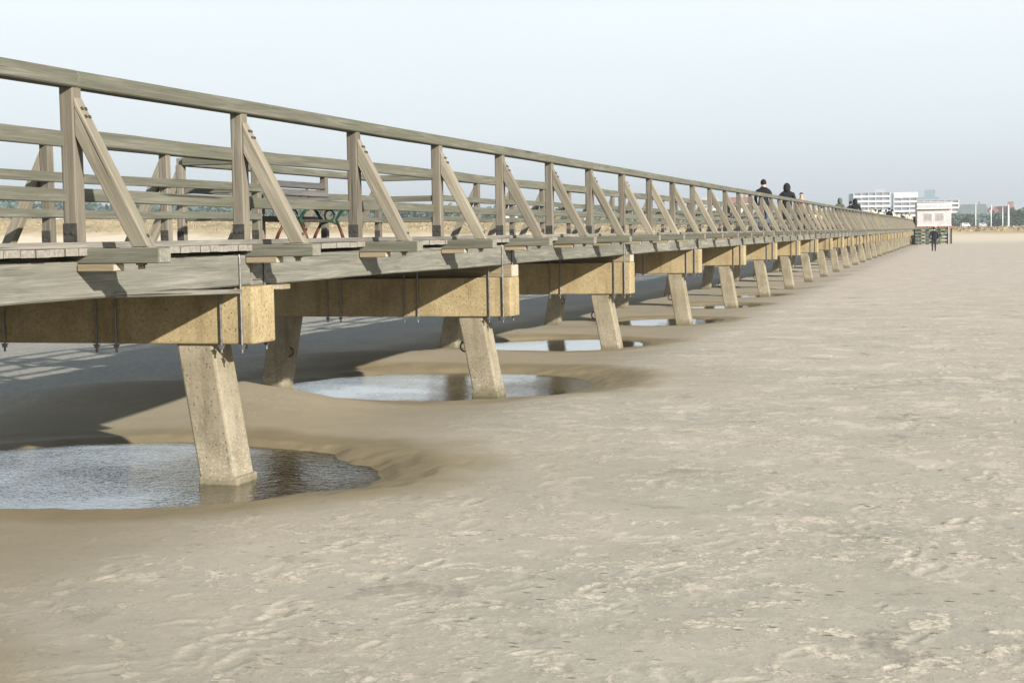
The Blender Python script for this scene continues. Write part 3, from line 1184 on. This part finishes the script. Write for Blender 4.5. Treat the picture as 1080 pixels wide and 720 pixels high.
kx, ky = at(986, 160)
kiosk = empty('beach_kiosk', (kx, ky, 0), TH * .25, 'pale pinkish wooden kiosk with two windows raised beside the pier end', 'kiosk')
u = 160 / F
w2 = 17.3 * u
zf, zr = zat(986, 238.5, 160), zat(986, 213.5, 160)
bx_obj('wall', kiosk, -w2, w2, 0, 4.2, zf, zr - .75, M_PINKW)
bx_obj('roof', kiosk, -w2 - .07, w2 + .07, -.3, 4.5, zr - .74, zr - .62, M_WHITE)
bx_obj('fascia', kiosk, -w2 - .03, w2 + .03, -.2, 4.4, zr - .61, zr - .30, M_LGREY)
bx_obj('fascia', kiosk, -w2 - .02, w2 + .02, -.18, 4.38, zr - .297, zr, M_WHITE)
bx_obj('cornice', kiosk, -w2 - .05, w2 + .05, -.3, 4.5, zr + .004, zr + .06, M_WHITE)
for xc in (-.62, .62):
    wn = bx_obj('window', kiosk, xc - .42, xc + .42, -.045, -.003, zf + .55, zf + 1.42, M_WHITE)
    bx_obj('pane', wn, xc - .36, xc - .02, -.06, -.046, zf + .61, zf + 1.36, M_CURT)
    bx_obj('pane', wn, xc + .02, xc + .36, -.06, -.046, zf + .61, zf + 1.36, M_CURT)
bx_obj('sill_band', kiosk, -w2 - .03, w2 + .03, -.06, -.002, zf + .003, zf + .12, M_WHITE)
bx_obj('platform', kiosk, -w2 - .3, w2 + .35, -.5, 4.6, zf - .28, zf - .004, M_REDW)
for xc in (-w2, -.6, .6, w2):
    bx_obj('stilt', kiosk, xc - .09, xc + .09, .1, .28, -.6, zf - .285, M_DARKW)
    bx_obj('stilt', kiosk, xc - .09, xc + .09, 4.0, 4.18, -.6, zf - .285, M_DARKW)

fx, fy = at(986, 156.5)
fence = empty('slatted_fence', (fx, fy, 0), TH * .25, 'dark greenish slatted timber fence under the kiosk', 'fence')
for j in range(5):
    bx_obj('board', fence, -1.95, 1.45, -.03, .03, .12 + j * .36, .36 + j * .36, M_GREENW)
for xc in (-1.9, -.75, .35, 1.4):
    bx_obj('post', fence, xc - .07, xc + .07, .034, .17, -.4, 1.9, M_DARKW)
px_, py_ = at(1002, 156)
gp = empty('gate_post', (px_, py_, 0), 0, 'pale square timber post at the right end of the slatted fence', 'post')
bx_obj('shaft', gp, -.1, .1, -.1, .1, -.4, 1.72, W_BLOCK, .01)
bx_obj('cap', gp, -.13, .13, -.13, .13, 1.724, 1.79, W_BLOCK, .01)
# steps with a sloping side board leading up to the kiosk
sx_, sy_ = at(993, 155.5)
steps = empty('timber_steps', (sx_, sy_, 0), TH * .25, 'timber steps with sloping grey handrail rising right up to the kiosk', 'steps')
bm = bmesh.new()
zz0 = zat(985, 240.5, 155)
zz1 = zat(1001, 231, 155)
prism(bm, [(-.85, zz0 - .12), (.85, zz1 - .12), (.85, zz1), (-.85, zz0)], .06)
link('handrail', to_mesh(bm, 'handrail', M_GREYP), steps)
bm = bmesh.new()
prism(bm, [(-.85, .0), (-.6, .0), (.85, 1.45), (.85, 1.75)], .05)
link('stringer', to_mesh(bm, 'stringer', M_GREENW), steps, (0, .1, 0))
for j in range(6):
    bx_obj('tread', steps, -.75 + j * .26, -.45 + j * .26, .14, 1.1, .2 + j * .26, .25 + j * .26, W_DECK)
for xx, zt in ((-.8, zz0 - .1), (.8, zz1 - .1)):
    bx_obj('baluster', steps, xx - .04, xx + .04, .035, .095, 0, zt, M_GREYP)

ex, ey = -LN + .25, 172.5
bulk = empty('end_screen', (-5.2, 170.5, 0), 0, 'dark tarred timber screen with tall posts at the landward end of the pier', 'screen')
for xc in (-.1, .55, 1.2):
    bx_obj('post', bulk, xc - .12, xc + .12, -.12, .12, -.5, 3.0, M_DARKW)
for j in range(8):
    bx_obj('board', bulk, -.1, 1.2, -.17, -.125, .1 + j * .3, .36 + j * .3, M_GREENW if j < 4 else M_DARKW)

# ------------------------------------------------------------------ buildings beyond the dune
M_ROOFR = plain('red_roof_tiles', (0.264, 0.110, 0.083), .8, .2, .8)
M_ROOFG = plain('grey_green_roof', (0.130, 0.163, 0.163), .8, .2, .8)
M_BRICK = plain('red_brick_wall', (0.272, 0.140, 0.110), .85, .2, .8)
M_HOTEL = plain('hotel_white_render', (.80, .80, .80), .7, .04, 1)
M_BLUE = plain('blue_panel', (.10, .15, .30), .6, .1, 1)
M_TEAL = plain('teal_metal', (.20, .27, .29), .6, .1, 1)
M_WIN = plain('shaded_window_band', (.16, .17, .19), .3, .2, .6, 0, .5)


def facing(px):
    return TH + math.atan((540 - px) / F)


def hotel(px0, px1, pytop, Z, storeys, label, rows_from=0, depth=16., wallm=None):
    pc = (px0 + px1) / 2
    x, y = at(pc, Z)
    m = Z / F
    w = (px1 - px0) * m / 2
    H = zat(pc, pytop, Z)
    b = empty('hotel_block', (x, y, 0), facing(pc), label, 'hotel', 'white hotel blocks behind the dune')
    bx_obj('wall', b, -w, w, 0, depth, -2, H, wallm or M_HOTEL)
    sh = H / storeys
    for k in range(storeys):
        bx_obj('window_band', b, -w + .5, w - .5, -.35, -.004, k * sh + sh * .42, (k + 1) * sh - .25, M_WIN)
        bx_obj('balcony', b, -w - .15, w + .15, -1.6, -.36, k * sh + .1, k * sh + sh * .40, M_HOTEL)
    nb = max(3, int(w * 2 / 4.2))
    for q in range(nb + 1):
        xx = -w + q * 2 * w / nb
        bx_obj('partition', b, xx - .16, xx + .16, -1.5, -.37, 0.05, H, M_HOTEL)
    bx_obj('roof', b, -w - .3, w + .3, -.5, depth + .3, H + .004, H + .5, M_GREYP)
    return b, w, H


HZ = 1050.
b, w, H = hotel(902, 939, 203.5, HZ, 8, 'left white hotel block with eight rows of balconies behind the pier')
bx_obj('stair_tower', b, -w - 3.6, -w - .35, 2, 9, -2, H - .4, M_TEAL)
bx_obj('roof_plant', b, 2, 9, 4, 8, H + .51, H + 2.4, M_GREYP)
b, w, H = hotel(944, 968, 204, HZ + 30, 8, 'middle white hotel block with blue gable beside the left block')
bx_obj('blue_gable', b, -w - 4, -w - .35, -.8, 10, -2, H - 9, M_BLUE)
bx_obj('grey_gable', b, -w - 4, -w - .35, -.8, 10, H - 8.99, H - .2, M_TEAL)
bx_obj('parapet', b, -w, w, -1.7, -.51, H - 3.0, H + .55, M_HOTEL)
b, w, H = hotel(968, 1011, 211.5, HZ - 60, 7, 'right white hotel block with stepped roof and lift tower behind the kiosk')
bx_obj('penthouse', b, -w, w * .05, 2, 12, H + .51, H + 2.4, M_TEAL)
bx_obj('lift_tower', b, -w * .62, -w * .12, 3, 9, H + 2.404, H + 7.2, M_TEAL)


def house(px0, px1, pyeave, pyridge, Z, wallm, roofm, label, cat='house', group=None, base=None, hip=.25):
    pc = (px0 + px1) / 2
    x, y = at(pc, Z)
    m = Z / F
    w = (px1 - px0) * m / 2
    he, hr = zat(pc, pyeave, Z), zat(pc, pyridge, Z)
    h = empty('house', (x, y, 0), facing(pc), label, cat, group)
    dp = max(7., w * .7)
    bx_obj('wall', h, -w, w, 0, dp, -2, he, wallm)
    bm = bmesh.new()
    e = .5
    a = [bm.verts.new(p) for p in ((-w - e, -e, he + .003), (w + e, -e, he + .003), (w + e, dp + e, he + .003), (-w - e, dp + e, he + .003))]
    r = [bm.verts.new((-w * (1 - hip), dp / 2, hr)), bm.verts.new((w * (1 - hip), dp / 2, hr))]
    bm.faces.new(list(reversed(a)))
    bm.faces.new((a[0], a[1], r[1], r[0]))
    bm.faces.new((a[2], a[3], r[0], r[1]))
    bm.faces.new((a[1], a[2], r[1]))
    bm.faces.new((a[3], a[0], r[0]))
    rf = link('roof', to_mesh(bm, 'roof', roofm), h)
    bx_obj('chimney', rf, w * .3, w * .3 + .8, dp * .6, dp * .6 + .8, he, hr + 1.2, M_BRICK)
    nw = max(2, int(w * 2 / 3.2))
    st = max(1, int((he - 1) / 3))
    for s_ in range(st):
        for q in range(nw):
            xx = -w + (q + .5) * 2 * w / nw
            z0 = 1 + s_ * (he - 1) / st + .6
            wn = bx_obj('window', h, xx - .65, xx + .65, -.06, -.003, z0, z0 + 1.3, M_WHITE)
            bx_obj('pane', wn, xx - .55, xx + .55, -.075, -.061, z0 + .1, z0 + 1.2, M_GLASS)
    return h, w, he, hr


GH = 'houses behind the dune'
house(1010, 1044, 227, 215.5, 800, M_GREYP, M_ROOFG, 'wide house under a grey green hipped roof right of the hotel', 'house', GH)
h, w, he, hr = house(1046, 1072, 226, 217.5, 850, M_BRICK, M_ROOFR, 'red brick house with red roof and small square tower behind the flagpoles', 'house', GH)
bx_obj('tower', h, w * .3, w * .3 + 3.2, -1.5, 1.7, -1, hr + 2.5, M_BRICK)
h, w, he, hr = house(768, 795, 214, 208, 620, M_WHITE, M_ROOFR, 'white house with red roof seen through the railing beside the walkers', 'house', GH)
house(741, 760, 213, 207.5, 640, M_WHITE, M_GREYP, 'white house with grey roof seen through the railing', 'house', GH)
house(604, 628, 224, 217, 520, M_GREYP, M_TEAL, 'grey house with teal metal roof behind the dune', 'house', GH)
house(63, 80, 228.5, 224.5, 520, M_WHITE, M_GREYP, 'small pale house in the trees at the far left', 'house', GH)
house(533, 548, 226, 220, 560, M_WHITE, M_ROOFR, 'small white house with red roof in the wood', 'house', GH)
house(226, 240, 231, 227, 540, M_WHITE, M_ROOFG, 'low white house with dark roof among the left trees', 'house', GH)
x, y = at(1005, 235)

# flagpoles
GF = 'white flagpoles on the dune'
M_POLE = plain('white_pole_paint', (0.600, 0.608, 0.624), .4, .05, 2)
for px, ptop, lab in ((1029.6, 216, 'bare white flagpole nearest the hotel'), (1045.8, 217.5, 'white flagpole flying a red and white flag'),
                      (1058, 219.5, 'shortest bare white flagpole in front of the brick house'), (1064, 217, 'thick white mast at the right end of the flagpole row')):
    Z = 250
    x, y = at(px, Z)
    z0 = 1.2
    fp = empty('flagpole', (x, y, z0), 0, lab, 'flagpole', GF)
    zt = zat(px, ptop, Z) - z0
    bm = bmesh.new()
    thick = 1.9 if px == 1064 else 1.
    tube(bm, [(0, 0, -1.), (0, 0, zt * .5), (0, 0, zt)], [.11 * thick, .09 * thick, .06 * thick], 10)
    link('pole', to_mesh(bm, 'pole', M_POLE, True), fp)
    bm = bmesh.new()
    bmesh.ops.create_uvsphere(bm, u_segments=10, v_segments=8, radius=.11, matrix=Matrix.Translation((0, 0, zt + .08)))
    link('finial', to_mesh(bm, 'finial', M_POLE, True), fp)
    if px == 1045.8:
        M_FRED = plain('red_flag_cloth', (.55, .06, .06), .8, .05)
        bm = bmesh.new()
        g = [[bm.verts.new((-.08 - i * .055, .06 * math.sin(i * .9), zt - .1 - j * .16 - .008 * i * i)) for j in range(4)] for i in range(9)]
        for i in range(8):
            for q in range(3):
                f = bm.faces.new((g[i][q], g[i + 1][q], g[i + 1][q + 1], g[i][q + 1]))
                f.material_index = 0 if q != 0 else 1
        bmesh.ops.solidify(bm, geom=list(bm.faces), thickness=.012)
        link('flag', to_mesh(bm, 'flag', [M_FRED, M_WHITE], True), fp)

# parked vans on the dune road
M_TYRE = plain('tyre_rubber', (.02, .02, .02), .8, .1)
for px, Z, lab, ms in ((1018.5, 520, 'white van parked behind the dune left of the flagpoles', M_WHITE),
                       (1036.5, 560, 'pale grey van parked between the first and second flagpoles', M_GREYP)):
    x, y = at(px, Z)
    v_ = empty('parked_van', (x, y, 1.7), facing(px) + .5, lab, 'van', 'vans parked on the dune')
    bm = bmesh.new()
    prism(bm, [(-1.6, .35), (1.6, .35), (1.62, .8), (1.3, .95), (.9, 1.55), (-1.55, 1.6)], 1.6)
    bev(bm, .05, 2)
    link('body', to_mesh(bm, 'body', ms, True), v_)
    bx_obj('side_window', v_, -.9, .75, -.83, -.803, 1.0, 1.4, M_GLASS)
    for wx in (-1., 1.):
        for wy in (-.75, .75):
            bm = bmesh.new()
            bmesh.ops.create_cone(bm, cap_ends=True, segments=20, radius1=.33, radius2=.33, depth=.2, matrix=Matrix.Translation((wx, wy, .33)) @ Matrix.Rotation(math.pi / 2, 4, 'X'))
            link('wheel', to_mesh(bm, 'wheel', M_TYRE), v_)

# ------------------------------------------------------------------ woods
def leaf_mat(name, c):
    n = N(name)
    pos = n.t.nodes.new('ShaderNodeNewGeometry').outputs['Position']
    g = n.noise(pos, .25, 5, .7)
    col = n.ramp(g, [(.3, tuple(x * .55 for x in c)), (.5, c), (.72, tuple(x * 1.7 for x in c))])
    return n.base(col, .8, None, .15)


M_LEAF = leaf_mat('pine_foliage', (0.073, 0.114, 0.091))  # colour paled and blued to carry some of the distance haze
M_LEAF2 = leaf_mat('dark_foliage', (.05, .075, .035))
M_BARK = plain('bark', (.10, .075, .055), .9, .3, 3)


def clumps(rnd, cx, cy, cz, rx, ry, rz_, count, size):
    out = []
    lobes = [(rnd.uniform(-.6, .6), rnd.uniform(-.6, .6), rnd.uniform(-.5, .7), rnd.uniform(.35, .6)) for _ in range(7)]
    for _ in range(count):
        lx, ly, lz, lr = rnd.choice(lobes)
        v = Vector((rnd.gauss(0, 1), rnd.gauss(0, 1), rnd.gauss(0, 1))).normalized() * lr * rnd.random() ** .35
        p = Vector((cx + (lx + v.x) * rx, cy + (ly + v.y) * ry, cz + (lz + v.z) * rz_))
        n = Vector((rnd.gauss(0, 1), rnd.gauss(0, 1), rnd.gauss(0, 1) + .6)).normalized()
        a = n.orthogonal().normalized()
        b = n.cross(a)
        s = size * rnd.uniform(.5, 1.2)
        out.append([p + a * s, p + b * s * .7, p - a * s, p - b * s * .7])
    return out


def quads_mesh(qs, name, mat):
    me = bpy.data.meshes.new(name)
    vs = [tuple(v) for q in qs for v in q]
    me.from_pydata(vs, [], [(4 * i, 4 * i + 1, 4 * i + 2, 4 * i + 3) for i in range(len(qs))])
    me.materials.append(mat)
    return me


def wood_belt(px0, px1, tops, Zs, label, seed, step=5.):
    rnd = random.Random(seed)
    qs = []
    px = px0
    while px < px1:
        Z = rnd.uniform(*Zs)
        x, y = at(px, Z)
        top = zat(px, np.interp(px, *tops) + rnd.uniform(-1.5, 3.), Z)
        rx = rnd.uniform(4.5, 7.5)
        hh = max(2.5, top * .5)
        qs += clumps(rnd, x, y, top - hh, rx, rx, hh * 1.1, 230, 1.3)
        px += step * rnd.uniform(.5, 1.3)
    o = link('woodland', quads_mesh(qs, 'woodland', M_LEAF))
    return tag(o, label, 'woodland', kind='stuff')


wood_belt(-140, 900, ([-140, 40, 200, 400, 700, 900], [213, 216, 219, 221, 225, 229]), (560, 720), 'dark hazy belt of wood behind the left dunes', 21, 1.3)
wood_belt(1004, 1180, ([1004, 1070, 1180], [229, 226, 222]), (640, 760), 'dark hazy belt of wood behind the flagpoles', 22, 1.5)

tr = random.Random(31)
for i, (px, ptop, Z, lab) in enumerate(((1072, 220, 600, 'bushy tree beside the red brick house'), (1078.5, 222, 590, 'spreading tree at the right edge of the photo'),
                                        (1022, 227, 620, 'round tree in front of the grey green roof'), (1053, 229, 610, 'low dark tree in front of the brick house'),
                                        (1092, 221, 600, 'tall tree outside the right edge'))):
    if px > 1085:
        continue
    x, y = at(px, Z)
    top = zat(px, ptop, Z)
    t = empty('broadleaf_tree', (x, y, 0), 0, lab, 'tree', 'trees among the houses')
    bm = bmesh.new()
    tube(bm, [(0, 0, -1), (.1, 0, top * .3), (.2, .1, top * .6), (.1, .1, top * .85)], [.35, .28, .18, .06], 8)
    for q in range(5):
        a = q * 1.26
        tube(bm, [(.1, 0, top * .35), (1.2 * math.cos(a), 1.2 * math.sin(a), top * .55), (2.2 * math.cos(a), 2.2 * math.sin(a), top * .7)], [.13, .09, .04], 6)
    link('trunk', to_mesh(bm, 'trunk', M_BARK, True), t)
    link('crown', quads_mesh(clumps(tr, 0, 0, top * .6, 3.8, 3.8, top * .42, 900, .5), 'crown', M_LEAF2), t)

# marram tufts on the dune crest
rg = random.Random(12)
M_GRASS = plain('dry_marram', (.33, .27, .17), .9, .35, .3)
vs, fs = [], []
for _ in range(9000):
    x = rg.uniform(-260, 55)
    y = rg.uniform(224, 262)
    h = float(dune_height(np.array([x]), np.array([y]))[0]) - .03
    for b in range(3):
        a = rg.uniform(0, 6.28)
        s = rg.uniform(.12, .3)
        hh = rg.uniform(.08, .28)
        lx, ly = rg.uniform(-.2, .2), rg.uniform(-.2, .2)
        n0 = len(vs)
        vs += [(x - math.cos(a) * s, y - math.sin(a) * s, h), (x + math.cos(a) * s, y + math.sin(a) * s, h), (x + lx, y + ly, h + hh)]
        fs.append((n0, n0 + 1, n0 + 2))
me = bpy.data.meshes.new('dune_grass')
me.from_pydata(vs, [], fs)
me.materials.append(M_GRASS)
tag(link('dune_grass', me), 'dry tan marram grass on the dune crest', 'grass', kind='stuff')

# ------------------------------------------------------------------ haze
HAZE = 0.00042
if HAZE:
    bm = bmesh.new()
    box(bm, -4200, 4200, -120, 4600, -6, 60)
    m = bpy.data.materials.new('sea_haze')
    m.use_nodes = True
    nt = m.node_tree
    nt.nodes.remove(nt.nodes['Principled BSDF'])
    pv = nt.nodes.new('ShaderNodeVolumePrincipled')
    pv.inputs['Color'].default_value = (.86, .92, .97, 1)
    pv.inputs['Density'].default_value = HAZE
    pv.inputs['Anisotropy'].default_value = .2
    nt.links.new(pv.outputs[0], nt.nodes['Material Output'].inputs['Volume'])
    tag(link('haze', to_mesh(bm, 'haze', m)), 'thin pale sea haze', 'haze', kind='stuff')

# ------------------------------------------------------------------ sun and sky
sd = Vector((1.0, -.70, .49)).normalized()       # towards the sun
elev = math.asin(sd.z)
sl = bpy.data.lights.new('sun', 'SUN')
sl.energy = 5.0
sl.angle = R(.9)
sl.color = (1., .945, .865)
so = bpy.data.objects.new('sun', sl)
COL.objects.link(so)
so.rotation_euler = sd.to_track_quat('Z', 'Y').to_euler()
so.location = (30, -30, 40)

wd = bpy.data.worlds.new('World')
scene.world = wd
wd.use_nodes = True
nt = wd.node_tree
bg = nt.nodes['Background']
sky = nt.nodes.new('ShaderNodeTexSky')
sky.sky_type = 'NISHITA'
sky.sun_disc = False
sky.sun_elevation = elev
sky.sun_rotation = math.atan2(sd.x, sd.y)
sky.dust_density = 2.5
mul = nt.nodes.new('ShaderNodeMix')
mul.data_type = 'RGBA'
mul.blend_type = 'MULTIPLY'
mul.inputs[0].default_value = 1
mul.inputs[7].default_value = (1, 1, 1, 1)
nt.links.new(sky.outputs[0], mul.inputs[6])
# a thin veil of high cloud: white low down, greyer at the horizon, dimmed overhead to deepen shade
tc = nt.nodes.new('ShaderNodeTexCoord')
sp = nt.nodes.new('ShaderNodeSeparateXYZ')
nt.links.new(tc.outputs['Generated'], sp.inputs[0])
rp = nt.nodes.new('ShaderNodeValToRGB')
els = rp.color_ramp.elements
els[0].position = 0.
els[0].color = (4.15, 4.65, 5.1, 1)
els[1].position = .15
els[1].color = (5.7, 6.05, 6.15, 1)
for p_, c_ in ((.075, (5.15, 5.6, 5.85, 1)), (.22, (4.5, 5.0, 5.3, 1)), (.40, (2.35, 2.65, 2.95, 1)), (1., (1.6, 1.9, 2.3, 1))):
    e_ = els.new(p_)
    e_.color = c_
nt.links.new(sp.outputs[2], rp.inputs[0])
nz = nt.nodes.new('ShaderNodeTexNoise')
nz.inputs['Scale'].default_value = 2.2
nz.inputs['Detail'].default_value = 5
mp = nt.nodes.new('ShaderNodeMapping')
mp.inputs['Scale'].default_value = (1, 1, 5)
nt.links.new(tc.outputs['Generated'], mp.inputs[0])
nt.links.new(mp.outputs[0], nz.inputs['Vector'])
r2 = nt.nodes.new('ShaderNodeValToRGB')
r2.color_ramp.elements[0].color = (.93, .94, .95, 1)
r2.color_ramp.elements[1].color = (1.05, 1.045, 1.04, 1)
nt.links.new(nz.outputs['Fac'], r2.inputs[0])
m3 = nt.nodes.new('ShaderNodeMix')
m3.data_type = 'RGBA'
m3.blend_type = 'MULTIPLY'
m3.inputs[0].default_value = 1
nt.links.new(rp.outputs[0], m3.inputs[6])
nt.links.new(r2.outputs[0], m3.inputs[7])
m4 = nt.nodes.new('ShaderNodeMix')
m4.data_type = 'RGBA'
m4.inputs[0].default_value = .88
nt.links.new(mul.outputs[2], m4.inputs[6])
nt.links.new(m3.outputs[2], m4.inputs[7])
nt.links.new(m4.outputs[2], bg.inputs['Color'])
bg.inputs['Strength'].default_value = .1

# ------------------------------------------------------------------ camera
cam = bpy.data.cameras.new('camera')
cam.sensor_width = 36
cam.lens = F / 1080 * 36
cam.clip_start = .1
cam.clip_end = 20000
co = bpy.data.objects.new('camera', cam)
COL.objects.link(co)
M = Matrix.Rotation(TH, 4, 'Z') @ Matrix.Rotation(math.pi / 2 - PITCH, 4, 'X') @ Matrix.Rotation(-ROLL, 4, 'Z')
co.matrix_world = Matrix.Translation((0, 0, EYE)) @ M
scene.camera = co

scene.view_settings.view_transform = 'Standard'
scene.view_settings.look = 'None'
scene.view_settings.exposure = .83
scene.view_settings.gamma = 1
scene.view_settings.use_curve_mapping = False
scene.cycles.max_bounces = 8
scene.cycles.transparent_max_bounces = 8
scene.cycles.volume_bounces = 0
scene.cycles.use_denoising = True
